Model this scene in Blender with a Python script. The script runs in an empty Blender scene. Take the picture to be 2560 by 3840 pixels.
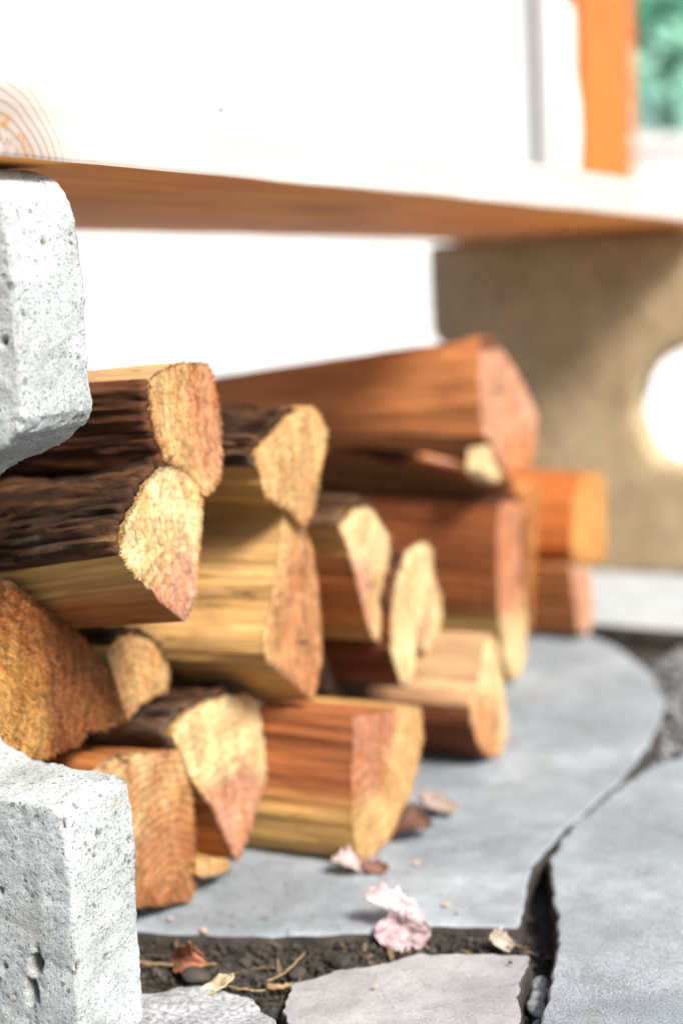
import bpy, bmesh, math, random
from mathutils import Vector, Matrix, Euler, noise as mn
R = math.radians
random.seed(7)
sc = bpy.context.scene
col = sc.collection

# ------------------------------------------------------------------ camera
# world: X points out of the front of the bench, Y runs along the bench, Z up (metres)
cd = bpy.data.cameras.new('camera'); cam = bpy.data.objects.new('camera', cd); col.objects.link(cam)
fw = Vector((-0.48413252, 0.862714, -0.14608303)); rt = Vector((0.87456938, 0.48231046, -0.0500502)); up = rt.cross(fw)
cam.matrix_world = Matrix(((rt.x, up.x, -fw.x, 0), (rt.y, up.y, -fw.y, 0), (rt.z, up.z, -fw.z, .331), (0, 0, 0, 1)))
cd.sensor_fit = 'VERTICAL'; cd.sensor_height = 36; cd.lens = 50
cd.clip_start = .03; cd.clip_end = 500
cd.dof.use_dof = True; cd.dof.focus_distance = .635; cd.dof.aperture_fstop = 3.7; cd.dof.aperture_blades = 0
sc.camera = cam

# ------------------------------------------------------------------ light
SUN_EL, SUN_AZ = R(44), R(-24)          # azimuth measured from +X towards +Y
sdir = Vector((math.cos(SUN_EL) * math.cos(SUN_AZ), math.cos(SUN_EL) * math.sin(SUN_AZ), math.sin(SUN_EL)))
w = bpy.data.worlds.new('World'); sc.world = w; w.use_nodes = True
nt = w.node_tree; sky = nt.nodes.new('ShaderNodeTexSky'); sky.sky_type = 'NISHITA'; sky.sun_disc = False
sky.sun_elevation = SUN_EL; sky.sun_rotation = math.atan2(sdir.x, sdir.y); sky.dust_density = 3.0; sky.air_density = 1.0
bg = nt.nodes['Background']; nt.links.new(sky.outputs[0], bg.inputs[0]); bg.inputs[1].default_value = .075
sl = bpy.data.lights.new('sun', 'SUN'); sl.energy = 3.0; sl.angle = R(15); sl.color = (1, .93, .83)
so = bpy.data.objects.new('sun', sl); col.objects.link(so); so.rotation_euler = (-sdir).to_track_quat('-Z', 'Y').to_euler()
sc.view_settings.view_transform = 'Standard'; sc.view_settings.look = 'None'; sc.view_settings.gamma = 1
sc.view_settings.exposure = 1.5

# ------------------------------------------------------------------ helpers
class NT:
    def __init__(s, name):
        s.m = bpy.data.materials.new(name); s.m.use_nodes = True; s.t = s.m.node_tree
        s.b = s.t.nodes['Principled BSDF']
        s.b.inputs['Specular IOR Level'].default_value = .25
        s.co = s.t.nodes.new('ShaderNodeTexCoord').outputs['Object']
    def n(s, typ, **kw):
        nd = s.t.nodes.new('ShaderNode' + typ)
        for k, v in kw.items():
            if k in nd.inputs: s.set(nd.inputs[k], v)
            else: setattr(nd, k, v)
        return nd
    def set(s, i, v):
        if hasattr(v, 'is_output'): s.t.links.new(v, i)
        else: i.default_value = v
    def math(s, op, a, b=0.0, c=0.0):
        nd = s.t.nodes.new('ShaderNodeMath'); nd.operation = op
        for i, v in zip(nd.inputs, (a, b, c)): s.set(i, v)
        return nd.outputs[0]
    def map(s, scale=(1, 1, 1), loc=(0, 0, 0), rot=(0, 0, 0), co=None):
        nd = s.t.nodes.new('ShaderNodeMapping'); s.set(nd.inputs[0], co or s.co)
        nd.inputs[1].default_value = loc; nd.inputs[2].default_value = rot; nd.inputs[3].default_value = scale
        return nd.outputs[0]
    def noise(s, scale, detail=4, rough=.55, co=None, dist=0.0):
        nd = s.t.nodes.new('ShaderNodeTexNoise'); s.set(nd.inputs['Vector'], co or s.co)
        nd.inputs['Scale'].default_value = scale; nd.inputs['Detail'].default_value = detail
        nd.inputs['Roughness'].default_value = rough; nd.inputs['Distortion'].default_value = dist
        return nd.outputs['Fac']
    def voro(s, scale, co=None, feature='F1', out='Distance', rnd=1.0):
        nd = s.t.nodes.new('ShaderNodeTexVoronoi'); s.set(nd.inputs['Vector'], co or s.co); nd.feature = feature
        nd.inputs['Scale'].default_value = scale; nd.inputs['Randomness'].default_value = rnd
        return nd.outputs[out]
    def ramp(s, f, stops, interp='LINEAR'):
        nd = s.t.nodes.new('ShaderNodeValToRGB'); s.set(nd.inputs[0], f); cr = nd.color_ramp; cr.interpolation = interp
        while len(cr.elements) < len(stops): cr.elements.new(.5)
        for e, (p, c) in zip(cr.elements, stops):
            e.position = p; e.color = (c, c, c, 1) if isinstance(c, (int, float)) else (*c, 1)
        return nd.outputs[0]
    def mix(s, f, a, b, mode='MIX'):
        nd = s.t.nodes.new('ShaderNodeMix'); nd.data_type = 'RGBA'; nd.blend_type = mode
        s.set(nd.inputs[0], f)
        for i, v in ((6, a), (7, b)):
            s.set(nd.inputs[i], (*v, 1) if isinstance(v, tuple) and len(v) == 3 else v)
        return nd.outputs[2]
    def sep(s, co=None):
        nd = s.t.nodes.new('ShaderNodeSeparateXYZ'); s.set(nd.inputs[0], co or s.co); return nd.outputs
    def bump(s, h, strength=.5, dist=.001, prev=None):
        nd = s.t.nodes.new('ShaderNodeBump'); s.set(nd.inputs['Height'], h); nd.inputs['Strength'].default_value = strength
        nd.inputs['Distance'].default_value = dist
        if prev: s.set(nd.inputs['Normal'], prev)
        return nd.outputs[0]
    def done(s, color, rough=.8, normal=None):
        s.set(s.b.inputs['Base Color'], (*color, 1) if isinstance(color, tuple) and len(color) == 3 else color)
        s.set(s.b.inputs['Roughness'], rough)
        if normal: s.set(s.b.inputs['Normal'], normal)
        return s.m

def mesh_obj(name, verts, faces, mat, parent=None, smooth=True, mats=None, midx=None, recalc=True, sharp=0):
    me = bpy.data.meshes.new(name); me.from_pydata([tuple(v) for v in verts], [], faces)
    if recalc:
        bm = bmesh.new(); bm.from_mesh(me); bmesh.ops.recalc_face_normals(bm, faces=bm.faces); bm.to_mesh(me); bm.free()
    for m in (mats or [mat]): me.materials.append(m)
    if midx:
        for p, i in zip(me.polygons, midx): p.material_index = i
    if smooth: me.polygons.foreach_set('use_smooth', [True] * len(me.polygons))
    if sharp: me.set_sharp_from_angle(angle=R(sharp))
    o = bpy.data.objects.new(name, me); col.objects.link(o)
    if parent: o.parent = parent
    return o
def tag(o, label=None, cat=None, group=None, kind=None):
    for k, v in (('label', label), ('category', cat), ('group', group), ('kind', kind)):
        if v: o[k] = v
    return o
def empty(name, loc, label, cat, group=None, rot=(0, 0, 0)):
    o = bpy.data.objects.new(name, None); o.empty_display_size = .05; col.objects.link(o); o.location = loc; o.rotation_euler = rot
    return tag(o, label, cat, group)
def resample(poly, n, closed=True):
    pts = [Vector(p) for p in poly]; 
    if closed: pts = pts + [pts[0]]
    ds = [0]
    for a, b in zip(pts, pts[1:]): ds.append(ds[-1] + (b - a).length)
    T = ds[-1]; out = []; k = 0
    for i in range(n):
        d = T * i / (n if closed else n - 1)
        while k < len(ds) - 2 and ds[k + 1] < d: k += 1
        f = (d - ds[k]) / max(1e-9, ds[k + 1] - ds[k]); out.append(pts[k].lerp(pts[k + 1], min(1, f)))
    return out, T
def nz(x, y, z=0.): return mn.noise(Vector((x, y, z)))
def box_mesh(x0, x1, y0, y1, z0, z1, bev=.002, seg=2):
    bm = bmesh.new(); bmesh.ops.create_cube(bm, size=1)
    for v in bm.verts: v.co = Vector(((x0 + x1) / 2 + v.co.x * (x1 - x0), (y0 + y1) / 2 + v.co.y * (y1 - y0), (z0 + z1) / 2 + v.co.z * (z1 - z0)))
    if bev: bmesh.ops.bevel(bm, geom=list(bm.edges), offset=bev, segments=seg, affect='EDGES', profile=.6)
    return bm
def bm_obj(name, bm, mats, parent=None, smooth=False):
    me = bpy.data.meshes.new(name); bm.to_mesh(me); bm.free()
    for m in (mats if isinstance(mats, list) else [mats]): me.materials.append(m)
    if smooth: me.polygons.foreach_set('use_smooth', [True] * len(me.polygons))
    o = bpy.data.objects.new(name, me); col.objects.link(o)
    if parent: o.parent = parent
    return o

# ------------------------------------------------------------------ materials
def wood(name, pith, rh, sap, heart, end=False, ring=.0024, ringamt=.25, seed=0., streak=.35):
    s = NT(name); x, y, z = s.sep()
    off = (seed * 3.1, seed * 1.7, seed * 2.3)
    wob = s.noise(14, 3, .5, s.map((.25, 1, 1), off))
    wob2 = s.noise(55, 3, .6, s.map((.15, 1, 1), off))
    dy = s.math('SUBTRACT', y, pith[0]); dz = s.math('SUBTRACT', z, pith[1])
    r = s.math('SQRT', s.math('ADD', s.math('MULTIPLY', dy, dy), s.math('MULTIPLY', dz, dz)))
    r = s.math('ADD', r, s.math('MULTIPLY', s.math('SUBTRACT', wob, .5), .042))
    r = s.math('ADD', r, s.math('MULTIPLY', s.math('SUBTRACT', wob2, .5), .006))
    rr = r
    if end: rr = s.math('ADD', r, s.math('MULTIPLY', s.math('SUBTRACT', s.noise(330, 4, .75, s.map((.4, 1, 1), off)), .5), .030))
    hm = s.ramp(s.math('ADD', s.math('DIVIDE', s.math('SUBTRACT', rr, rh), .026), .5), [(.2, 0), (.8, 1)])
    c = s.mix(hm, heart, sap)
    rg = s.math('PINGPONG', s.math('DIVIDE', r, ring), 1.0)
    rg = s.ramp(rg, [(.35, 1.0), (.97, 1 - ringamt * (1.5 if end else 1))])
    c = s.mix(1.0, c, rg, 'MULTIPLY')
    blot = s.noise(38, 4, .6, s.map((.3, 1, 1), off))
    c = s.mix(1.0, c, s.ramp(blot, [(.3, .78), (.7, 1.12)]), 'MULTIPLY')
    if end:
        ang = seed * 2.4
        fib = s.map((.35, 1, .32), off, (ang, 0, 0), co=s.co); fib2 = s.map((.3, 1, .45), off, (ang + .5, 0, 0), co=s.co)
        sp = s.noise(560, 5, .78, fib, .5); sp2 = s.noise(1300, 3, .7, fib2); cl = s.noise(120, 5, .72, fib, 1.0)
        c = s.mix(1.0, c, s.ramp(cl, [(.34, .60), (.5, .98), (.66, 1.22)]), 'MULTIPLY')
        c = s.mix(s.ramp(sp, [(.33, .9), (.46, .0)]), c, s.mix(1.0, c, (.40, .20, .11), 'MULTIPLY'))
        c = s.mix(s.ramp(sp2, [(.54, 0), (.70, .55)]), c, s.mix(.6, c, (.95, .80, .58)))
        c = s.mix(s.math('MULTIPLY', s.ramp(s.noise(60, 5, .75, fib2, 1.2), [(.47, 0), (.62, .9)]), s.ramp(sp, [(.38, .35), (.60, 1)])), c, s.mix(1.0, c, (.86, .50, .25), 'MULTIPLY'))
        # drying cracks running out from the pith
        an = s.math('ARCTAN2', dz, dy); cv = s.n('CombineXYZ'); s.set(cv.inputs[0], s.math('MULTIPLY', an, 3.2)); s.set(cv.inputs[1], s.math('MULTIPLY', r, 7.0)); cv.inputs[2].default_value = seed
        cr = s.voro(2.2, cv.outputs[0], feature='DISTANCE_TO_EDGE'); crm = s.math('MULTIPLY', s.ramp(cr, [(.006, 1), (.02, 0)]), s.ramp(s.noise(40, 2, .5, s.map((1, 1, 1), off)), [(.56, 0), (.62, .8)]))
        c = s.mix(crm, c, (.07, .03, .015))
        nrm = s.bump(sp, 1.0, .003); nrm = s.bump(sp2, .7, .001, nrm); nrm = s.bump(s.math('SUBTRACT', 1.0, crm), .6, .003, nrm)
        return s.done(c, .92, nrm)
    st = s.noise(70, 5, .65, s.map((.05, 1, 1), off)); fine = s.noise(420, 3, .6, s.map((.03, 1, 1), off))
    c = s.mix(1.0, c, s.ramp(st, [(.3, 1 - streak), (.7, 1 + streak * .5)]), 'MULTIPLY')
    c = s.mix(1.0, c, s.ramp(fine, [(.3, .84), (.7, 1.1)]), 'MULTIPLY')
    nrm = s.bump(st, .7, .004); nrm = s.bump(fine, .7, .0012, nrm)
    return s.done(c, .72, nrm)

def bark_mat():
    s = NT('bark'); a = s.noise(26, 6, .65, s.map((.3, 1, 1)), .5); b = s.noise(95, 6, .72, s.map((.16, 1, 1)), .4); g = s.noise(11, 5, .6, s.map((.5, 1, 1), (3, 1, 7)))
    c = s.ramp(b, [(.30, (.009, .004, .002)), (.46, (.036, .016, .007)), (.58, (.085, .038, .016)), (.72, (.20, .105, .045))])
    c = s.mix(s.ramp(g, [(.54, 0), (.64, .7)]), c, s.ramp(a, [(.35, (.04, .03, .022)), (.58, (.19, .15, .115)), (.72, (.42, .36, .29))]))
    nrm = s.bump(a, .9, .006); nrm = s.bump(b, 1.0, .004, nrm)
    return s.done(c, .9, nrm)

def concrete(name, base=(.49, .545, .56), dirt=(.25, .26, .245), dirtamt=.7, seed=0.):
    s = NT(name); co = s.map((1, 1, 1), (seed, seed * .7, seed * .3))
    big = s.noise(11, 5, .6, co); mid = s.noise(60, 4, .65, co); fine = s.noise(850, 4, .8, co)
    c = s.mix(s.math('MULTIPLY', s.ramp(big, [(.42, 0), (.66, 1)]), dirtamt), base, dirt)
    c = s.mix(1.0, c, s.ramp(mid, [(.3, .80), (.7, 1.12)]), 'MULTIPLY')
    c = s.mix(1.0, c, s.ramp(fine, [(.36, .60), (.5, .98), (.64, 1.18)]), 'MULTIPLY')
    # aggregate grains: grey, dark, tan
    wv = s.n('VectorMath', operation='ADD'); s.set(wv.inputs[0], co); nv = s.n('TexNoise'); nv.inputs['Scale'].default_value = 420; s.set(nv.inputs['Vector'], co)
    sc_ = s.n('VectorMath', operation='SCALE'); s.set(sc_.inputs[0], nv.outputs['Color']); sc_.inputs['Scale'].default_value = .0022; s.set(wv.inputs[1], sc_.outputs[0]); cw = wv.outputs[0]
    gm = None
    for scl, th, rad, amt in ((620, .76, .34, .42), (300, .87, .25, .6), (140, .94, .18, .65)):
        vd = s.voro(scl, cw); g = s.sep(s.voro(scl, cw, out='Color'))
        m_ = s.math('MULTIPLY', s.ramp(vd, [(rad, 1), (rad + .14, 0)]), s.math('GREATER_THAN', g[0], th))
        c = s.mix(s.math('MULTIPLY', m_, amt), c, s.ramp(g[1], [(0, (.05, .05, .05)), (.35, (.14, .15, .16)), (.62, (.32, .37, .38)), (.93, (.44, .36, .24))], 'CONSTANT'))
        gm = m_ if gm is None else s.math('MAXIMUM', gm, m_)
    c = s.mix(s.ramp(s.n('Attribute', attribute_name='pit').outputs['Fac'], [(.05, 0), (.5, .85)]), c, (.13, .125, .085))     # grime lodged in the air holes
    nrm = s.bump(mid, .35, .002); nrm = s.bump(fine, .8, .0012, nrm)
    nrm = s.bump(s.math('SUBTRACT', 1.0, gm), .6, .0010, nrm)
    return s.done(c, .92, nrm)

def stone(name, a, b, grain=(.8, 1.2), gs=520, seed=0., bumps=(.4, .0010)):
    s = NT(name); co = s.map((1, 1, 1), (seed, seed * .6, 0))
    big = s.noise(9, 5, .62, co, .5); mid = s.noise(46, 5, .6, co); fine = s.noise(gs, 4, .75, co); sp = s.noise(170, 3, .7, co)
    c = s.mix(s.ramp(big, [(.35, 0), (.65, 1)]), a, b)
    c = s.mix(1.0, c, s.ramp(mid, [(.3, .82), (.7, 1.12)]), 'MULTIPLY')
    c = s.mix(1.0, c, s.ramp(fine, [(.32, grain[0]), (.68, grain[1])]), 'MULTIPLY')
    fl = s.ramp(s.noise(13, 7, .62, co, .15), [(.475, 0), (.5, .5), (.56, .55), (.575, 1)])      # flaked layers
    c = s.mix(1.0, c, s.ramp(fl, [(0, .90), (.5, 1.0), (1, 1.10)]), 'MULTIPLY')
    c = s.mix(s.ramp(s.noise(6, 4, .6, co), [(.56, 0), (.72, .35)]), c, (.20, .175, .15))
    c = s.mix(s.ramp(sp, [(.66, 0), (.72, .5)]), c, (.06, .055, .05))
    nrm = s.bump(fl, .45, .0011); nrm = s.bump(mid, .4, .004, nrm); nrm = s.bump(fine, bumps[0], bumps[1], nrm)
    s.b.inputs['Specular IOR Level'].default_value = .5
    return s.done(c, s.ramp(fine, [(.3, .62), (.7, .48)]), nrm)

def plain(name, c1, c2, scale=40, rough=.8, bump=.3, dist=.002, stretch=(1, 1, 1)):
    s = NT(name); f = s.noise(scale, 5, .6, s.map(stretch))
    return s.done(s.mix(s.ramp(f, [(.3, 0), (.7, 1)]), c1, c2), rough, s.bump(f, bump, dist))

M_bark = bark_mat()
def inner_bark():
    s = NT('inner_bark'); b = s.noise(60, 6, .7, s.map((.12, 1, 1)), .3); a = s.noise(18, 5, .6, s.map((.3, 1, 1)), .4)
    c = s.ramp(b, [(.3, (.018, .006, .003)), (.5, (.07, .024, .010)), (.7, (.17, .065, .024))]); c = s.mix(1.0, c, s.ramp(a, [(.35, .5), (.65, 1.3)]), 'MULTIPLY')
    return s.done(c, .8, s.bump(b, .8, .003, s.bump(a, .6, .005)))
M_bark2 = inner_bark()
M_conc = concrete('cast_concrete')
M_conc2 = concrete('bounce_tinted_concrete', (.45, .355, .215), (.31, .23, .125), .6, 4.)  # brown tint paints warm bounce off the wood into the far leg
M_slate = stone('blue_grey_flagstone', (.195, .23, .258), (.28, .318, .35), (.78, 1.2), 640, 0, (.45, .0010))
M_slate2 = stone('grey_flagstone', (.275, .32, .36), (.37, .415, .455), (.36, 1.5), 900, 5., (1.0, .0016))
M_pink = stone('pinkish_flagstone', (.245, .248, .257), (.32, .32, .328), (.80, 1.15), 760, 9., (.45, .0009))
M_gran = stone('granite', (.24, .26, .28), (.36, .38, .40), (.35, 1.6), 380, 3., (.7, .0014))
M_soil = plain('soil', (.022, .019, .016), (.065, .058, .05), 120, .95, .8, .004)
M_edge = plain('dark_edge', (.022, .019, .016), (.065, .058, .05), 70, .95, .6, .003)  # slab sides darker than their tops, in the soil's colours
M_crumb = plain('soil_crumb', (.016, .013, .010), (.065, .058, .05), 60, .95, .5, .002)
M_paver = plain('pale_concrete', (.29, .325, .34), (.36, .385, .395), 30, .85, .2, .002)
M_patio = plain('patio_concrete', (.52, .53, .54), (.60, .60, .60), 6, .85, .2, .004)
M_white = plain('white_render', (.43, .45, .46), (.54, .55, .55), 5, .8, .2, .003)
M_pipe = plain('grey_pipe', (.15, .11, .09), (.19, .145, .12), 12, .5, .1, .001)
M_glaze = plain('white_glaze', (.82, .82, .80), (.86, .86, .85), 20, .35, .05, .001)
M_post = plain('orange_stain', (.46, .088, .012), (.54, .125, .02), 9, .55, .3, .003, (6, 6, .6))

# ------------------------------------------------------------------ ground
def slab(name, poly, ctr, z, th, mat, n=200, rings=14, amp=.0012, jag=.0022, label=None, kind=None, seed=0., chamfer=.004, parent=None, edge=True):
    pts, T = resample(poly, n); V = []; Fc = []
    c = Vector(ctr)
    for i, p in enumerate(pts):
        d = (p - c).normalized(); pts[i] = p + d * (jag * (nz(p.x * 60, p.y * 60, seed) + .7 * nz(p.x * 190, p.y * 190, seed + 3)))
    ring_fs = [k / rings for k in range(1, rings)] + [.975, .992, 1.0]; rings += 2
    V.append((c.x, c.y, z))
    for f in ring_fs:
        for p in pts:
            q = c.lerp(p, f); zz = z + amp * (nz(q.x * 14, q.y * 14, seed) * 1.6 + .5 * nz(q.x * 60, q.y * 60, seed))
            if f == 1: zz -= chamfer * (.25 + .3 * abs(nz(p.x * 70, p.y * 70, seed)))
            V.append((q.x, q.y, zz))
    for lev, (dz, out) in enumerate(((.25, .0015), (.6, .001), (1, -.003))):
        for i, p in enumerate(pts):
            d = (p - c).normalized(); k = out + .002 * nz(p.x * 90, p.y * 90, dz * 9 + seed)
            V.append((p.x + d.x * k, p.y + d.y * k, z - th * dz))
    for i in range(n): Fc.append((0, 1 + i, 1 + (i + 1) % n))
    for k in range(rings + 2):
        a = 1 + k * n; b = a + n
        for i in range(n): j = (i + 1) % n; Fc.append((a + i, b + i, b + j, a + j))
    o = mesh_obj(name, V, Fc, mat, parent, sharp=32, mats=[mat, M_edge], midx=[1 if k_ >= n + (rings - 1) * n + (0 if edge else 10 ** 9) else 0 for k_ in range(len(Fc))], recalc=True)
    return tag(o, label, None, None, kind)

# one sheet of earth to the horizon
V = []; Fc = []; g = [-200, -60, -20, -6, -2, -1, -.7, -.5, -.35, -.2, 0, .3, 1, 3, 8, 30, 100, 200]
h = [-200, -60, -20, -6, -2, -.5, 0, .3, .45, .55, .65, .8, 1, 1.2, 1.5, 2, 4, 10, 30, 100, 200]
for yy in h:
    for xx in g: V.append((xx, yy, -.021 + (.003 * nz(xx * 9, yy * 9) if abs(xx) < 2 and abs(yy) < 3 else 0)))
for j in range(len(h) - 1):
    for i in range(len(g) - 1): a = j * len(g) + i; Fc.append((a, a + 1, a + 1 + len(g), a + len(g)))
ground = tag(mesh_obj('ground', V, Fc, M_soil), kind='structure')
# pale patio behind the bench and past its far end
bm = bmesh.new()
for (x0, x1, y0, y1) in ((-40, -.86, -20, 1.80), (-40, 14, 1.815, 60)):
    b2 = box_mesh(x0, x1, y0, y1, -.03, -.004, .003, 1); me = bpy.data.meshes.new('tmp'); b2.to_mesh(me); b2.free(); bm.from_mesh(me)
tag(bm_obj('patio', bm, M_patio), kind='structure')

SOIL = [(-.49, .50), (-.47, .575), (-.397, .598), (-.344, .626), (-.318, .648), (-.285, .662), (-.262, .640), (-.300, .622), (-.335, .584), (-.352, .552), (-.37, .50)]
def inside(x, y, poly):
    r_ = False
    for (ax, ay), (bx, by) in zip(poly, poly[1:] + poly[:1]):
        if (ay > y) != (by > y) and x < (bx - ax) * (y - ay) / (by - ay) + ax: r_ = not r_
    return r_
tag(slab('soil_bed', SOIL, (-.39, .565), -.0075, .012, M_soil, n=160, amp=.0022, jag=.004, seed=21., edge=False), kind='structure')
def soil_z(x, y): return -.006 if inside(x, y, SOIL) else -.019
def flag(name, label, *a, **k): return tag(slab(name, *a, label=label, **k), cat='flagstone', group='flagstones of the paving')
flag('flagstone', 'large blue-grey flagstone that the stacked firewood rests on',
     [(-.457, .578), (-.397, .597), (-.344, .625), (-.318, .647), (-.276, .660), (-.287, .697), (-.300, .739), (-.302, .806), (-.297, .893), (-.304, .99), (-.320, 1.08), (-.362, 1.178), (-.426, 1.265), (-.461, 1.291), (-.60, 1.42), (-.82, 1.40), (-.84, .9), (-.80, .60), (-.62, .53)],
     (-.50, .90), 0, .024, M_slate, n=320)
flag('flagstone', 'broad speckled grey flagstone filling the lower right corner',
     [(-.218, .52), (-.229, .57), (-.235, .594), (-.250, .648), (-.261, .677), (-.277, .713), (-.291, .744), (-.2965, .777), (-.2975, .808), (-.291, .889), (-.284, .93), (-.268, .968), (-.245, .99), (-.12, .995), (.1, .95), (.35, .8), (.3, .5), (.05, .36), (-.15, .42)],
     (-.10, .74), .002, .026, M_slate2, n=320, seed=5.)
flag('flagstone', 'small pinkish-grey broken flagstone at the bottom edge, right of centre',
     [(-.353, .556), (-.338, .577), (-.309, .607), (-.280, .622), (-.259, .630), (-.255, .622), (-.251, .597), (-.238, .566), (-.232, .53), (-.26, .49), (-.315, .50), (-.345, .532)],
     (-.29, .56), .001, .024, M_pink, n=240, seed=9.)
tag(slab('granite_slab', [(-.425, .506), (-.412, .520), (-.405, .530), (-.390, .538), (-.372, .539), (-.354, .530), (-.340, .520), (-.33, .50), (-.34, .47), (-.38, .45), (-.44, .46)], (-.385, .497), .002, .022, M_gran, n=160, amp=.003, seed=3.),
    'rounded speckled granite stone at the foot of the near concrete leg', 'stone')
tag(slab('paver', [(-.85, 1.33), (-.62, 1.335), (-.40, 1.325), (-.20, 1.33), (-.19, 1.78), (-.5, 1.795), (-.85, 1.79)], (-.5, 1.55), .002, .026, M_paver, n=160, amp=.0006, jag=.001, seed=7.),
    'pale flat concrete paver under the far concrete leg', 'paver')

# ------------------------------------------------------------------ concrete legs
def hsh(v): t = math.sin(v[0] * 12.9898 + v[1] * 78.233 + v[2] * 37.719) * 43758.5453; return t - math.floor(t)
def pedestal(name, label, y0, y1, mat, voxel, fine, xoff=0., seed=0., cut=0.):
    xr, xl = -.400 + xoff, -.752 + xoff
    half = [(.030, .3945), (.020, .3935), (.013, .3905), (.0075, .3865), (.003, .380), (.0008, .372), (0, .362), (-.001, .34), (.0, .30), (-.001, .290), (.003, .283), (.010, .2785), (.02, .274), (.04, .267), (.058, .259), (.078, .246), (.091, .228), (.098, .205), (.099, .185), (.094, .163), (.084, .144), (.068, .131), (.05, .1245), (.034, .1225), (.016, .122), (.002, .1225), (-.004, .119), (-.005, .108), (-.005, .08), (-.004, .03), (-.003, .003), (.0, 0.)]
    prof = [(xr - a - cut * max(0, min(1, (b - .30) / .07)), b) for a, b in half] + [(xl + (a if not cut or b < .33 else 0), b) for a, b in reversed(half)]
    bm = bmesh.new(); fr = [bm.verts.new((x, y0, z)) for x, z in prof]; bk = [bm.verts.new((x, y1, z)) for x, z in prof]
    bm.faces.new(fr); bm.faces.new(list(reversed(bk))); n = len(prof)
    for i in range(n): j = (i + 1) % n; bm.faces.new((fr[i], bk[i], bk[j], fr[j]))
    bmesh.ops.triangulate(bm, faces=[f for f in bm.faces if len(f.verts) > 4]); bmesh.ops.recalc_face_normals(bm, faces=bm.faces)
    o = bm_obj(name, bm, mat)
    md = o.modifiers.new('r', 'REMESH'); md.mode = 'VOXEL'; md.voxel_size = voxel
    dg = bpy.context.evaluated_depsgraph_get(); me = bpy.data.meshes.new_from_object(o.evaluated_get(dg))
    o.modifiers.clear(); o.data = me
    if not me.materials: me.materials.append(mat)
    for _ in range(3):      # soften arrises
        bm = bmesh.new(); bm.from_mesh(me); bmesh.ops.smooth_vert(bm, verts=bm.verts, factor=.5, use_axis_x=True, use_axis_y=True, use_axis_z=True); bm.to_mesh(me); bm.free()
    nr = [v.normal.copy() for v in me.vertices]; pit = [0.] * len(nr)
    for vi, (v, nn) in enumerate(zip(me.vertices, nr)):
        p = v.co; q = p + Vector((seed, 0, 0))
        d = .0012 * mn.noise(q * 30) + .0007 * mn.noise(q * 120)
        hole = 0.; edge = 1 - max(abs(nn.x), abs(nn.y), abs(nn.z))
        if fine:
            d += .0004 * mn.noise(q * 420)
            dist, pt = mn.voronoi(q * 115)      # air holes
            if hsh(pt[0]) > .78: k = max(0, 1 - (dist[0] + .08 * mn.noise(q * 500)) / .26); d -= .0030 * min(1, k * 1.6); hole = max(hole, k)
            dist, pt = mn.voronoi(q * 230)
            if hsh(pt[0]) > .55: d -= .0014 * max(0, 1 - dist[0] / .30)
            dist, pt = mn.voronoi(q * Vector((48, 48, 30)))
            if hsh(pt[0]) > .66: k = max(0, 1 - (dist[0] + .09 * mn.noise(q * 260)) / .20); d -= .0080 * min(1, k * 1.5); hole = max(hole, k * 1.3)
            if edge > .1: d -= edge * .011 * max(0, mn.noise(q * 60) + .10) + edge * .003 * abs(mn.noise(q * 240))
        v.co = p + nn * d; pit[vi] = hole
    at_ = me.attributes.new('pit', 'FLOAT', 'POINT'); at_.data.foreach_set('value', pit)
    me.polygons.foreach_set('use_smooth', [True] * len(me.polygons))
    return tag(o, label, 'bench leg', 'concrete legs under the bench')
pedestal('concrete_leg', 'near pitted pale concrete bench leg with curved notch, at the left edge', .449, .495, M_conc, .0013, True)
pedestal('concrete_leg', 'far brownish concrete bench leg with curved notch, behind the firewood', 1.58, 1.63, M_conc2, .006, False, 0., 3., .03)

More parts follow.
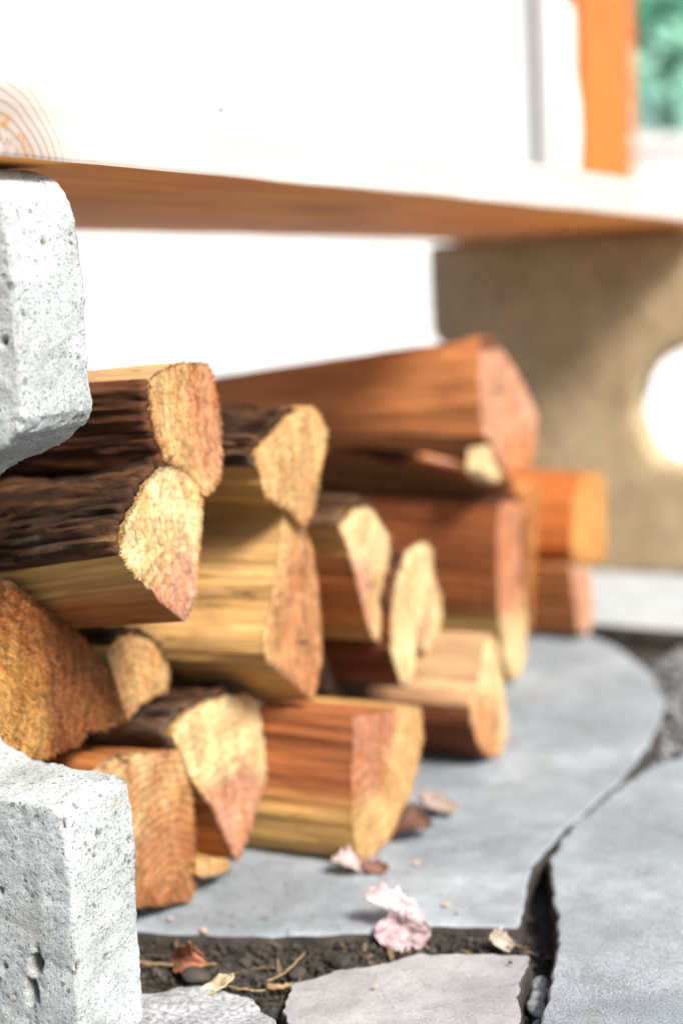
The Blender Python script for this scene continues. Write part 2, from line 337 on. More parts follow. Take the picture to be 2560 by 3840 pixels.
# ------------------------------------------------------------------ bench seat
def plank_mats():
    s = NT('bleached_plank'); x, y, z = s.sep()          # weathered front and top
    gr = s.noise(60, 5, .6, s.map((1, .05, 1))); fi = s.noise(300, 3, .6, s.map((1, .04, 1)))
    dy = s.math('MULTIPLY', s.math('SUBTRACT', y, .4435), .98); dz = s.math('SUBTRACT', z, .386)
    r = s.math('SQRT', s.math('ADD', s.math('MULTIPLY', dy, dy), s.math('MULTIPLY', dz, dz)))
    r = s.math('MULTIPLY', s.math('ADD', r, s.math('MULTIPLY', s.math('SUBTRACT', s.noise(45, 2, .5), .5), .005)), .86)
    rg = s.ramp(s.math('PINGPONG', s.math('DIVIDE', r, .0019), 1.0), [(.5, 0), (.95, 1)])
    near = s.ramp(s.math('DIVIDE', r, .05), [(.30, 1), (.60, .75), (.95, 0)])
    c = s.mix(s.ramp(gr, [(.3, 0), (.7, 1)]), (.38, .345, .31), (.56, .53, .495))
    c = s.mix(s.math('MULTIPLY', s.math('MULTIPLY', rg, near), .8), c, (.085, .062, .052))
    c = s.mix(s.math('MULTIPLY', near, .8), c, s.mix(.85, c, (.23, .18, .155)))
    core = s.ramp(s.math('DIVIDE', r, .05), [(.34, 1), (.40, 0)])
    c = s.mix(s.math('MULTIPLY', core, .8), c, s.mix(s.ramp(s.noise(160, 4, .6), [(.4, 0), (.6, 1)]), (.22, .16, .14), (.44, .38, .36)))
    band = s.math('MULTIPLY', s.ramp(s.math('DIVIDE', r, .05), [(.38, 0), (.42, 1), (.48, 1), (.52, 0)]), s.ramp(s.noise(190, 4, .7), [(.45, 0), (.6, 1)]))
    c = s.mix(band, c, (.30, .16, .06))
    A = s.done(c, .8, s.bump(fi, .3, .0008))
    s = NT('sheltered_plank')                             # underside, never bleached
    gr = s.noise(26, 5, .6, s.map((1, .06, 1)), .3); fi = s.noise(160, 3, .6, s.map((1, .04, 1))); kn = s.noise(7, 3, .5, s.map((1, .5, 1)))
    c = s.mix(s.ramp(gr, [(.3, 0), (.7, 1)]), (.72, .24, .042), (.88, .38, .085))
    c = s.mix(1.0, c, s.ramp(fi, [(.3, .85), (.7, 1.1)]), 'MULTIPLY'); c = s.mix(s.ramp(kn, [(.62, 0), (.74, .6)]), c, (.14, .06, .03))
    return A, s.done(c, .75, s.bump(fi, .3, .001))
M_pl, M_pu = plank_mats()
M_pu2 = M_pu.copy(); M_pu2.name = 'sheltered_plank_pink'
for nd in M_pu2.node_tree.nodes:
    if nd.type == 'MIX' and tuple(round(v, 3) for v in nd.inputs[6].default_value[:3]) == (.72, .24, .042):
        nd.inputs[6].default_value = (.62, .24, .075, 1); nd.inputs[7].default_value = (.78, .37, .14, 1)
seat = empty('bench_seat', (0, 0, 0), 'long pale timber bench seat laid across the concrete legs', 'bench')
def plank(name, x0, x1, z0, z1, mu, seed):
    bm = box_mesh(x0, x1, .05, 1.93, z0, z1, .0022, 2)
    bmesh.ops.subdivide_edges(bm, edges=[e for e in bm.edges if abs(e.verts[0].co.y - e.verts[1].co.y) > .5], cuts=60)
    for v in bm.verts:
        p = v.co; v.co += Vector((.0012 * nz(p.y * 9, p.z * 20, seed), 0, .0010 * nz(p.y * 11, p.x * 10, seed + 4)))
    bm.normal_update()
    for f in bm.faces: f.material_index = 1 if f.normal.z < -.5 or (f.normal.x < -.5 and seed == 1) else 0
    return bm_obj(name, bm, [M_pl, mu], seat)
plank('plank', -.566, -.401, .3955, .4275, M_pu, 1)
plank('plank', -.735, -.571, .3965, .4285, M_pu2, 2)

# ------------------------------------------------------------------ firewood
LOGS = {
 'A': ((-0.4150, 0.5867, 0.2714), 0, 1.0, 0.36, (0.052, 0.003), 0.050, [(-0.0280, 0.0270), (-0.0196, 0.0311), (-0.0087, 0.0336), (0.0074, 0.0330), (0.0236, 0.0316), (0.0263, 0.0220), (0.0292, 0.0018), (0.0290, -0.0173), (0.0249, -0.0289), (0.0172, -0.0324), (0.0091, -0.0336), (0.0011, -0.0264), (-0.0056, -0.0196), (-0.0210, -0.0129), (-0.0262, -0.0011), (-0.0283, 0.0097), (-0.0292, 0.0186)]),
 'B': ((-0.4116, 0.5571, 0.2166), 4, 7.9, 0.36, (0.009, -0.055), 0.046, [(0.0055, 0.0378), (0.0171, 0.0372), (0.0258, 0.0337), (0.0326, 0.0265), (0.0329, 0.0186), (0.0300, 0.0096), (0.0267, -0.0001), (0.0213, -0.0108), (0.0140, -0.0285), (0.0094, -0.0353), (0.0046, -0.0378), (-0.0037, -0.0310), (-0.0137, -0.0220), (-0.0212, -0.0116), (-0.0309, -0.0024), (-0.0329, 0.0019), (-0.0279, 0.0128), (-0.0206, 0.0205), (-0.0117, 0.0289), (-0.0030, 0.0352)]),
 'C': ((-0.4787, 0.5457, 0.1567), 0, 3.0, 0.3, (-0.046, -0.015), 0.045, [(-0.0324, 0.0455), (-0.0225, 0.0400), (-0.0072, 0.0295), (0.0083, 0.0166), (0.0209, 0.0056), (0.0311, -0.0077), (0.0393, -0.0198), (0.0447, -0.0333), (0.0476, -0.0444), (0.0326, -0.0439), (0.0156, -0.0409), (0.0115, -0.0455), (-0.0029, -0.0444), (-0.0174, -0.0441), (-0.0324, -0.0411), (-0.0476, -0.0352), (-0.0437, -0.0069), (-0.0381, 0.0242)]),
 'D': ((-0.4880, 0.6283, 0.1291), 0, 3.0, 0.28, (-0.013, -0.039), 0.017, [(-0.0268, 0.0181), (-0.0218, 0.0203), (-0.0141, 0.0237), (-0.0032, 0.0222), (0.0090, 0.0176), (0.0190, 0.0080), (0.0259, -0.0030), (0.0268, -0.0095), (0.0215, -0.0173), (0.0084, -0.0166), (-0.0005, -0.0177), (-0.0102, -0.0214), (-0.0154, -0.0237), (-0.0178, -0.0175), (-0.0212, -0.0058), (-0.0244, 0.0062)]),
 'E': ((-0.4252, 0.6919, 0.1568), 0, 2.5, 0.36, (0.046, -0.025), 0.069, [(0.0006, 0.0605), (0.0149, 0.0522), (0.0244, 0.0405), (0.0302, 0.0271), (0.0331, 0.0112), (0.0332, -0.0118), (0.0325, -0.0273), (0.0288, -0.0415), (0.0216, -0.0522), (0.0154, -0.0605), (0.0072, -0.0545), (-0.0097, -0.0398), (-0.0279, -0.0262), (-0.0332, -0.0191), (-0.0301, -0.0070), (-0.0201, 0.0067), (-0.0112, 0.0246), (-0.0035, 0.0431)]),
 'F': ((-0.4201, 0.6956, 0.2365), 0, -1.0, 0.36, (0.008, -0.057), 0.022, [(0.0084, 0.0345), (0.0199, 0.0350), (0.0294, 0.0319), (0.0410, 0.0196), (0.0357, 0.0048), (0.0283, -0.0104), (0.0225, -0.0250), (0.0158, -0.0315), (0.0105, -0.0350), (-0.0077, -0.0209), (-0.0293, -0.0125), (-0.0351, -0.0002), (-0.0403, 0.0078), (-0.0410, 0.0158), (-0.0336, 0.0178), (-0.0149, 0.0263), (-0.0035, 0.0319)]),
 'G': ((-0.4350, 0.8084, 0.1534), 0, 3.0, 0.34, (-0.044, -0.020), 0.042, [(-0.0329, 0.0370), (-0.0110, 0.0446), (0.0079, 0.0429), (0.0203, 0.0331), (0.0329, 0.0195), (0.0314, 0.0057), (0.0306, -0.0142), (0.0248, -0.0304), (0.0133, -0.0395), (0.0047, -0.0446), (-0.0025, -0.0429), (-0.0093, -0.0311), (-0.0118, -0.0193), (-0.0192, 0.0038), (-0.0245, 0.0213)]),
 'H': ((-0.4248, 0.8508, 0.1172), 0, 2.0, 0.34, (0.038, -0.020), 0.015, [(-0.0044, 0.0445), (0.0088, 0.0469), (0.0252, 0.0459), (0.0373, 0.0382), (0.0330, 0.0210), (0.0193, 0.0028), (0.0056, -0.0123), (-0.0048, -0.0373), (-0.0158, -0.0469), (-0.0266, -0.0402), (-0.0373, -0.0157), (-0.0311, 0.0097), (-0.0208, 0.0288)]),
 'I': ((-0.4351, 0.8989, 0.1049), 0, 1.0, 0.34, (-0.022, -0.006), 0.018, [(0.0078, 0.0274), (0.0191, 0.0117), (0.0166, -0.0069), (0.0051, -0.0262), (-0.0082, -0.0274), (-0.0191, -0.0175), (-0.0183, -0.0066), (-0.0056, 0.0089)]),
 'T': ((-0.4599, 0.8954, 0.1485), 0, 2.0, 0.3, (-0.005, 0.000), 0.042, [(-0.0164, 0.0159), (0.0001, 0.0124), (0.0164, 0.0051), (0.0157, 0.0008), (0.0036, -0.0079), (-0.0047, -0.0159), (-0.0093, -0.0023), (-0.0112, 0.0068)]),
 'J': ((-0.4503, 1.0962, 0.2405), 0, 2.6, 0.46, (0.029, -0.070), 0.049, [(-0.0480, 0.0560), (-0.0300, 0.0580), (-0.0068, 0.0463), (0.0178, 0.0268), (0.0430, 0.0047), (0.0598, -0.0136), (0.0588, -0.0286), (0.0481, -0.0463), (0.0356, -0.0580), (0.0070, -0.0569), (-0.0170, -0.0531), (-0.0333, -0.0421), (-0.0435, -0.0251), (-0.0593, -0.0199), (-0.0598, 0.0044), (-0.0597, 0.0268)]),
 'K': ((-0.4550, 1.0988, 0.0813), 0, -2.4, 0.38, (-0.012, 0.087), 0.108, [(-0.0289, 0.0806), (-0.0025, 0.0782), (0.0221, 0.0731), (0.0158, 0.0432), (0.0255, 0.0087), (0.0339, -0.0422), (0.0314, -0.0683), (0.0185, -0.0806), (0.0005, -0.0778), (-0.0154, -0.0565), (-0.0245, -0.0254), (-0.0315, 0.0066), (-0.0339, 0.0404)]),
 'U': ((-0.4737, 1.1788, 0.0876), 0, -12.5, 0.4, (-0.020, 0.024), 0.125, [(-0.0488, 0.0738), (-0.0217, 0.0769), (0.0008, 0.0761), (0.0078, 0.0618), (0.0137, 0.0294), (0.0252, -0.0107), (0.0398, -0.0509), (0.0488, -0.0769), (0.0378, -0.0678), (0.0045, -0.0103), (-0.0226, 0.0300), (-0.0381, 0.0549)]),
 'V': ((-0.4520, 1.0573, 0.1946), 0, 0.0, 0.014, (0.067, -0.006), 0.034, [(-0.0136, 0.0148), (-0.0019, 0.0163), (0.0088, 0.0051), (0.0186, -0.0087), (0.0133, -0.0163), (-0.0105, -0.0095), (-0.0186, -0.0021)]),
 'M': ((-0.4700, 1.3393, 0.1039), 0, 0.0, 0.3, (-0.016, 0.000), 0.235, [(-0.0326, 0.0435), (-0.0133, 0.0486), (0.0456, 0.0419), (0.0534, 0.0161), (0.0492, -0.0440), (0.0447, -0.0486), (0.0135, -0.0465), (-0.0460, -0.0337), (-0.0534, -0.0186), (-0.0460, 0.0147)]),
 'N': ((-0.4550, 1.2732, 0.0372), 0, 0.0, 0.3, (-0.010, 0.001), 0.036, [(-0.0298, 0.0364), (0.0137, 0.0307), (0.0288, 0.0123), (0.0298, -0.0270), (0.0138, -0.0364), (-0.0130, -0.0272), (-0.0268, 0.0141)]),
 'O': ((-0.3930, 0.8997, 0.0462), 0, 0.0, 0.36, (-0.021, -0.038), 0.043, [(-0.0052, 0.0437), (0.0130, 0.0451), (0.0222, 0.0314), (0.0287, -0.0069), (0.0321, -0.0348), (0.0196, -0.0451), (-0.0018, -0.0411), (-0.0187, -0.0298), (-0.0304, -0.0090), (-0.0321, 0.0055), (-0.0173, 0.0198)]),
 'P': ((-0.3910, 0.7412, 0.0465), 0, 0.0, 0.36, (-0.049, 0.049), 0.060, [(-0.0423, 0.0455), (-0.0279, 0.0435), (0.0043, 0.0365), (0.0445, 0.0284), (0.0489, 0.0206), (0.0461, 0.0044), (0.0353, -0.0147), (0.0193, -0.0317), (-0.0035, -0.0422), (-0.0303, -0.0455), (-0.0411, -0.0427), (-0.0470, -0.0367), (-0.0489, -0.0184), (-0.0484, 0.0074), (-0.0453, 0.0270)]),
 'Q': ((-0.4531, 0.6677, 0.0610), 3, 9.0, 0.28, (-0.020, -0.060), 0.059, [(-0.0347, 0.0451), (-0.0215, 0.0474), (-0.0057, 0.0462), (0.0136, 0.0432), (0.0259, 0.0388), (0.0391, 0.0299), (0.0488, 0.0165), (0.0409, 0.0070), (0.0295, -0.0054), (0.0160, -0.0202), (0.0003, -0.0357), (-0.0135, -0.0474), (-0.0175, -0.0438), (-0.0218, -0.0319), (-0.0259, -0.0183), (-0.0326, -0.0043), (-0.0418, 0.0116), (-0.0466, 0.0244), (-0.0488, 0.0363), (-0.0449, 0.0427)]),
 'R': ((-0.4624, 0.5836, 0.0507), 8, 4.0, 0.28, (0.011, -0.053), 0.055, [(-0.0250, 0.0466), (-0.0151, 0.0479), (-0.0008, 0.0471), (0.0130, 0.0431), (0.0382, 0.0374), (0.0409, 0.0261), (0.0426, 0.0109), (0.0425, -0.0025), (0.0398, -0.0242), (0.0374, -0.0427), (0.0315, -0.0479), (0.0197, -0.0445), (-0.0048, -0.0367), (-0.0380, -0.0251), (-0.0426, -0.0177), (-0.0402, 0.0072), (-0.0340, 0.0355)]),
 'S': ((-0.4500, 0.6329, 0.0179), 0, 0.0, 0.2, (-0.005, 0.001), 0.004, [(-0.0159, 0.0084), (0.0043, 0.0022), (0.0151, -0.0024), (0.0159, -0.0070), (0.0099, -0.0084), (-0.0053, -0.0045), (-0.0157, -0.0005)]),
 'X': ((-0.4750, 0.8681, 0.0724), 0, 2.0, 0.28, (-0.010, 0.006), 0.129, [(-0.0553, 0.0311), (-0.0194, 0.0242), (0.0314, 0.0089), (0.0581, -0.0242), (0.0460, -0.0311), (-0.0133, -0.0164), (-0.0581, -0.0037)]),
 'Y': ((-0.5000, 0.6224, 0.2491), 0, 4.0, 0.26, (-0.013, 0.002), 0.080, [(-0.0364, 0.0111), (0.0046, 0.0120), (0.0463, -0.0023), (0.0422, -0.0120), (-0.0152, -0.0098), (-0.0463, -0.0033)]),
 'Z': ((-0.5000, 0.7426, 0.0929), 0, 0.0, 0.26, (-0.022, 0.007), 0.174, [(-0.0687, 0.0269), (0.0289, -0.0031), (0.0687, -0.0269), (0.0274, -0.0170), (-0.0130, -0.0037), (-0.0680, 0.0138)]),
 'AA': ((-0.5300, 1.4008, 0.0590), 0, 0.0, 0.26, (-0.005, 0.004), 0.187, [(-0.0466, 0.0209), (0.0419, 0.0077), (0.0466, -0.0209), (-0.0438, -0.0051)]),
 'W': ((-0.5200, 0.6209, 0.0915), 0, 8.0, 0.1, (-0.006, 0.000), 0.023, [(-0.0108, 0.0055), (0.0010, 0.0030), (0.0087, 0.0018), (0.0114, -0.0042), (0.0086, -0.0055), (-0.0023, -0.0017), (-0.0114, -0.0005)]),
}
Y = (.76, .47, .20); YP = (.90, .69, .37); TAN = (.56, .31, .10); OR = (.64, .27, .075); PK = (.62, .27, .14); PKP = (.72, .38, .24)
RB = (.36, .12, .034); RBD = (.14, .036, .012); BR = (.36, .13, .038); OL = (.50, .295, .10)
# end sap, end heart, side sap, side heart, bark (first and last polygon corner, clockwise), ring spacing, label
SPEC = {
 'A': (Y, (.74, .36, .18), (.56, .36, .18), (.16, .05, .018), (12, 17), .0022, 'red-brown split log with orange end, topmost beside the near concrete leg'),
 'B': (YP, PKP, OL, BR, (15, 21), .0022, 'bark-backed log with bright cream end tapering to a pink tip, tilted upward'),
 'C': ((.34, .12, .03), (.62, .33, .09), BR, BR, (0, 8), .003, 'thick round log with shaggy dark orange end, left edge above the lower concrete'),
 'D': (Y, PK, OL, BR, (1, 6), .0022, 'small yellow-ended log wedged right of the shaggy dark orange log'),
 'E': (Y, (.62, .30, .13), (.56, .335, .13), (.52, .28, .09), None, .0026, 'tall tan split log with flat broad side and pinkish-orange end, centre of stack'),
 'F': (Y, OR, TAN, OR, (12, 17), .0024, 'log with dark bark top and tan end, lying on the tall tan split log'),
 'G': (YP, PKP, OL, RB, (0, 4), .003, 'cream-ended split log with dark bark cap in the middle of the stack'),
 'H': (YP, Y, RBD, RBD, (11, 13), .003, 'narrow pale yellow log end pointing down, right of the dark bark-capped log'),
 'I': (YP, PKP, TAN, BR, None, .003, 'short pale log end half hidden behind the narrow pale yellow one'),
 'T': ((.55, .24, .09), (.5, .2, .08), BR, BR, None, .003, 'tiny orange stick end between two pale yellow log ends'),
 'J': ((.74, .40, .25), (.64, .27, .11), (.50, .19, .066), (.50, .19, .066), None, .0028, 'large smooth red-brown wedge lying on top at the far end'),
 'K': (YP, PK, (.46, .27, .09), (.28, .085, .026), (0, 2), .003, 'tall dark split log with grey bark strip along its top edge'),
 'U': (OR, OR, BR, (.50, .20, .065), (0, 2), .003, 'brown plank-like split just behind the tall dark split log'),
 'V': (YP, Y, YP, YP, None, .003, 'little pale wedge stick poking out under the large red-brown wedge'),
 'M': (OR, (.72, .36, .10), RB, (.44, .13, .03), None, .003, 'orange-ended square split, farthest of the stack and upper of a pair'),
 'N': ((.78, .60, .50), PKP, (.40, .15, .05), BR, None, .003, 'pale pink-ended split on the stone, farthest of the stack and lower of a pair'),
 'O': (YP, (.66, .34, .15), (.52, .32, .17), RBD, None, .003, 'low split with pinkish tan top lying alone on the stone, right side'),
 'P': (Y, (.62, .28, .15), OL, (.35, .118, .040), None, .0032, 'big squarish split on the stone, end half salmon and half yellow'),
 'Q': (YP, PKP, OL, RB, (17, 24), .003, 'cream wedge log with pink tip pointing straight down at the stone'),
 'R': ((.72, .45, .21), (.52, .24, .10), BR, BR, None, .0024, 'squared orange-brown log with ribbed end, next to the lower concrete leg'),
 'X': ((.05, .02, .01), (.05, .02, .01), (.04, .015, .008), (.04, .015, .008), (0, 4), .003, 'added dark filler log making the black gap under the cream-ended bark-capped log'),  # filler added to block light from behind; near-black wood paints the gap's shade
 'Y': ((.10, .04, .015), (.10, .04, .015), (.06, .02, .01), (.06, .02, .01), (0, 3), .003, 'added dark filler log under the topmost near log'),  # added filler, coloured dark so the gap below the top log reads as shade
 'Z': ((.05, .02, .01), (.05, .02, .01), (.04, .015, .008), (.04, .015, .008), (0, 2), .003, 'added near-black filler log shading the gap under the tall tan split log'),  # added filler; near-black colour carries the shade below the tall split
 'AA': (RBD, RBD, RBD, RBD, None, .003, 'added dark filler stick in the gap between the farthest pair of splits'),  # added filler stick, dark to deepen this gap
 'S': (Y, Y, TAN, TAN, None, .003, 'small tan wood scrap under the pink-tipped wedge'),
 'W': (OR, OR, BR, BR, None, .003, 'thin orange splinter of wood beneath the shaggy dark orange log'),
}
def firewood(key, idx):
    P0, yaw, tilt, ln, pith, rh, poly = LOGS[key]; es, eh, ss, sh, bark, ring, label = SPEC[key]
    root = empty('firewood_log', P0, label, 'firewood', 'firewood stacked under the bench', (0, R(-tilt), R(-yaw)))
    N = 128; sd = idx * 7.3
    pts, T = resample(poly, N)
    size = max(max(p.x for p in pts) - min(p.x for p in pts), max(p.y for p in pts) - min(p.y for p in pts)); amp = min(1, size / .08)
    c = sum(pts, Vector((0, 0))) / N
    pts = [p + (p - c).normalized() * amp * (.0016 * nz(p.x * 110, p.y * 110, sd) + .0012 * nz(p.x * 380, p.y * 380, sd)) for p in pts]
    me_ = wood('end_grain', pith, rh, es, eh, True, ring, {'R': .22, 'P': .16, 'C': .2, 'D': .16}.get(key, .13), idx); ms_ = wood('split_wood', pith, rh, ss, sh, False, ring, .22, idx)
    def surf(i, x):
        p = pts[i % N]; d = (p - c); u = i / N * 40
        k = 1 + .05 * (nz(x * 5, sd, 1) - nz(0, sd, 1)) + x * (.85 if key == 'J' else .12 * nz(sd, 3.3))
        if key == 'J':
            d = d.copy(); d.y *= max(.58, 1 + x * 3) if d.y < 0 else 1
            if p.x < -.01: d = d * (1 - .16 * math.exp(-((x + .035) / .016) ** 2) * max(0, .5 + 1.2 * nz(p.y * 30, sd)))
        q = c + d * k + d.normalized() * amp * (.0030 * nz(p.x * 26, p.y * 26 + sd, x * 5) + .0022 * nz(p.x * 140, p.y * 140, x * 7 + sd) + .0009 * nz(p.x * 330, p.y * 330, x * 12 + sd))
        return q + Vector((.010 * nz(x * 3, sd), .008 * nz(x * 3, sd + 5))) - Vector((.010 * nz(0, sd), .008 * nz(0, sd + 5)))
    xs = [0, -.0012, -.004, -.009] + [-ln * k / 26 for k in range(1, 27)]
    V = []; Fc = []
    for k, x in enumerate(xs):
        for i in range(N):
            q = surf(i, x); f_ = max(0, 1 + x / .07); q = pts[i] if k == 0 else q.lerp(pts[i], f_ * f_ * (3 - 2 * f_))
            V.append((x + (0 if k else -.0006), q.x, q.y))
    for k in range(len(xs) - 1):
        for i in range(N): j = (i + 1) % N; Fc.append((k * N + i, k * N + j, (k + 1) * N + j, (k + 1) * N + i))
    V.append((-ln, c.x, c.y)); e = len(V) - 1; b = (len(xs) - 1) * N
    for i in range(N): Fc.append((b + i, b + (i + 1) % N, e))
    rs = random.Random(idx * 3 + 1)      # splinters lifting off the split faces
    for _ in range(int(110 * amp) if ln > .15 else 0):
        i = rs.randrange(N); x0 = -rs.random() ** 2 * ln * .8 - .002; L_ = rs.uniform(.006, .035); a_ = surf(i, x0); b_ = surf(i, x0 - L_); o2 = (a_ - c).normalized(); wv = Vector((-o2.y, o2.x)) * rs.uniform(.0002, .0006); lift = rs.uniform(.0004, .0022); s0 = len(V)
        t_ = a_ + o2 * lift; V += [(x0 - L_, *(b_ - wv)), (x0 - L_, *(b_ + wv)), (x0 - L_ * .5, *(a_.lerp(b_, .5) + o2 * (lift * .4 + .0004) + wv)), (x0 - L_ * .5, *(a_.lerp(b_, .5) + o2 * (lift * .4 + .0004) - wv)), (x0, *t_)]
        Fc += [(s0, s0 + 1, s0 + 2, s0 + 3), (s0 + 3, s0 + 2, s0 + 4)]
    mesh_obj('split_wood', V, Fc, ms_, root, sharp=34)
    # sawn end: rough face with torn fibres
    V = []; Fc = []; K = 16
    for k in range(K, 0, -1):
        f = k / K
        for p in pts:
            q = c + (p - c) * f; x = amp * (.0011 * nz(q.x * 260, q.y * 260, sd) + .0010 * nz(q.x * 60, q.y * 60, sd) + .0006 * nz(q.x * 520, q.y * 520, sd))
            if k == K: x = -.0012
            if key == 'J': x += -.03 * max(0, -(q.x - .01) / .05) * max(0, .5 + nz(q.x * 22, q.y * 22, sd)) if k < K else 0
            V.append((x, q.x, q.y))
    V.append((0, c.x, c.y)); e = len(V) - 1
    for k in range(K - 1):
        for i in range(N): j = (i + 1) % N; Fc.append((k * N + i, k * N + j, (k + 1) * N + j, (k + 1) * N + i))
    for i in range(N): Fc.append(((K - 1) * N + i, (K - 1) * N + (i + 1) % N, e))
    rnd = random.Random(idx); shag = 2.2 if key == 'C' else 1.0
    near_ = key in 'ABCQR'; nf = int((6500 if near_ else 2600) * min(1.6, (size / .08) ** 2))
    for _ in range(nf):
        rim = rnd.random() < .3
        f = rnd.uniform(.97, 1.0) if rim else math.sqrt(rnd.random()); p = pts[rnd.randrange(N)]; q = c + (p - c) * f
        L_ = rnd.uniform(.0008, .0030) * shag; wd = rnd.uniform(.00020, .00045) * (1.3 if shag > 1 else 1)
        a = rnd.uniform(0, 6.283); dv = Vector((rnd.uniform(.15, .8), math.cos(a), math.sin(a) - .3)).normalized() * L_
        if rim: o2 = (p - c).normalized(); dv = Vector((rnd.uniform(-.2, .7), o2.x + rnd.uniform(-.6, .6), o2.y + rnd.uniform(-.6, .6))).normalized() * L_ * .8
        sdv = Vector((0, -math.sin(a), math.cos(a))) * wd; B = Vector((-.0004, q.x, q.y)); s0 = len(V)
        V += [tuple(B - sdv), tuple(B + sdv), tuple(B + dv)]; Fc.append((s0, s0 + 1, s0 + 2))
    mesh_obj('sawn_end', V, Fc, me_, root, recalc=False)
    if bark:
        i0 = None; acc = 0
        def at(ci):
            n_ = len(poly); target = 0; m_ = ci % n_
            pp = [Vector(p) for p in poly]
            return (sum((pp[(q + 1) % n_] - pp[q % n_]).length for q in range(m_)) / T + ci // n_) * N
        a, b2 = at(bark[0]), at(bark[1]); m = max(10, int((b2 - a) * 1.6)); KX = 90; V = []; Fc = []
        tk = (.0028 if key in ('A', 'K', 'H') else .0060) * amp
        for kx in range(KX + 1):
            x0_ = .12 if key == 'U' else .0015; x = -x0_ - (ln - x0_ - .0025) * kx / KX
            for q in range(m + 1):
                t = q / m; fi = a + (b2 - a) * t; i = int(math.floor(fi)); fr = fi - i
                s_ = surf(i, x).lerp(surf(i + 1, x), fr); f_ = max(0, 1 + x / .07); s_ = s_.lerp(pts[i % N].lerp(pts[(i + 1) % N], fr), f_ * f_ * (3 - 2 * f_)); d = (s_ - c).normalized()
                edge = min(1, min(t, 1 - t) * 9 + .25 * nz(x * 30, t * 3, sd)); plate = .45 + 1.1 * nz(x * 14, t * 6 + sd, 2) + .9 * nz(x * 30, t * 20, sd) + .5 * nz(x * 90, t * 50, sd)
                plate *= .45 + .8 * (1 - 2 * abs(nz(x * 11, t * 13 + sd, 4)))
                th = tk * (edge * (.5 + .8 * plate) - .10) * (1 if kx else .6)
                V.append((x + .0012 * nz(t * 30, kx * .7, sd), *(s_ + d * max(-.0012, th))))
        for kx in range(KX):
            for q in range(m): z0 = kx * (m + 1) + q; Fc.append((z0, z0 + 1, z0 + m + 2, z0 + m + 1))
        o = mesh_obj('bark', V, Fc, M_bark2 if key in ('A', 'U', 'X', 'Y', 'Z', 'K', 'H') and key != 'U' else M_bark, root, recalc=False, sharp=45)
        md = o.modifiers.new('thickness', 'SOLIDIFY'); md.thickness = .0025; md.offset = 0
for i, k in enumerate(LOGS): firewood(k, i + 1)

# ------------------------------------------------------------------ litter on the paving
def leaf(name, label, loc, size, rot, curl, c1, c2, seed, cat='leaf', jag=.5, wide=.34):
    V = []; Fc = []; nu, nv = 18, 10
    for i in range(nu + 1):
        u = i / nu
        for j in range(-nv, nv + 1):
            v = j / nv; wd = wide * math.sin(math.pi * min(1, u * .95 + .03)) ** .7 * max(.25, 1 + jag * (nz(u * 7, seed + (3 if v > 0 else 0)) + .9 * nz(u * 19, seed + (5 if v > 0 else 1))))
            x = (u - .5); y = v * wd; z = curl * (y * y * 2.2 + .35 * math.sin(u * 3 + seed)) + .12 * nz(u * 3.4, v * 2.2, seed) + .05 * nz(u * 9, v * 5, seed) + .03 * abs(v)
            V.append(Vector((x, y, z)) * size)
    W = 2 * nv + 1
    for i in range(nu):
        for j in range(W - 1): Fc.append((i * W + j, i * W + j + 1, (i + 1) * W + j + 1, (i + 1) * W + j))
    o = mesh_obj(name, V, Fc, plain('dry_leaf', c1, c2, 90 / 1, .7, .4, .001)); o.rotation_euler = rot
    bpy.context.view_layer.update(); zmin = min((o.rotation_euler.to_matrix() @ v.co).z for v in o.data.vertices)
    o.location = (loc[0], loc[1], loc[2] - zmin)
    md = o.modifiers.new('thickness', 'SOLIDIFY'); md.thickness = .0004
    return tag(o, label, cat, 'dry leaves on the paving')
LP = ((.27, .20, .20), (.52, .46, .46))
leaf('dry_leaf', 'large crumpled white-pink dry leaf lying across the joint in front', (-.339, .640, -.001), .032, (R(34), R(3), R(25)), .9, *LP, 1.3, wide=.24)
leaf('dry_leaf', 'pale curled leaf scrap leaning on the crumpled white-pink leaf', (-.327, .625, -.006), .029, (R(62), R(4), R(30)), .6, (.24, .16, .165), (.44, .35, .37), 4.1, wide=.36)
leaf('dry_leaf', 'small pinkish leaf curl just below the squarish split', (-.392, .686, .001), .020, (R(20), R(3), R(30)), .6, (.25, .18, .17), (.48, .40, .40), 7.7)
leaf('dry_leaf', 'dark brown leaf scrap touching the small pinkish leaf curl', (-.378, .692, .001), .016, (R(30), R(5), R(20)), .6, (.08, .035, .025), (.18, .09, .07), 9.2)
leaf('dry_leaf', 'dark red-brown crumpled leaf under the corner of the squarish split', (-.388, .752, .001), .032, (R(30), R(4), R(30)), .7, (.04, .018, .012), (.14, .07, .05), 12.)
leaf('dry_leaf', 'greyish tan crumpled leaf right of the squarish split', (-.384, .792, .001), .030, (R(28), R(4), R(50)), .7, (.12, .085, .07), (.30, .24, .21), 15.)
leaf('dry_leaf', 'rusty orange leaf curl on dark soil by the near concrete leg', (-.420, .562, -.007), .022, (R(55), R(10), R(20)), 1.4, (.20, .075, .04), (.36, .16, .09), 18.)
leaf('dry_leaf', 'tiny pale leaf tuft on soil left of the dark gap', (-.277, .640, -.006), .016, (R(50), R(0), R(40)), 1.5, (.25, .21, .17), (.46, .40, .34), 21.)
leaf('dry_leaf', 'slim pale tan leaf lying on top of the granite stone', (-.384, .536, -.002), .017, (R(10), R(0), R(35)), .8, (.30, .24, .15), (.52, .43, .30), 23., jag=.1)

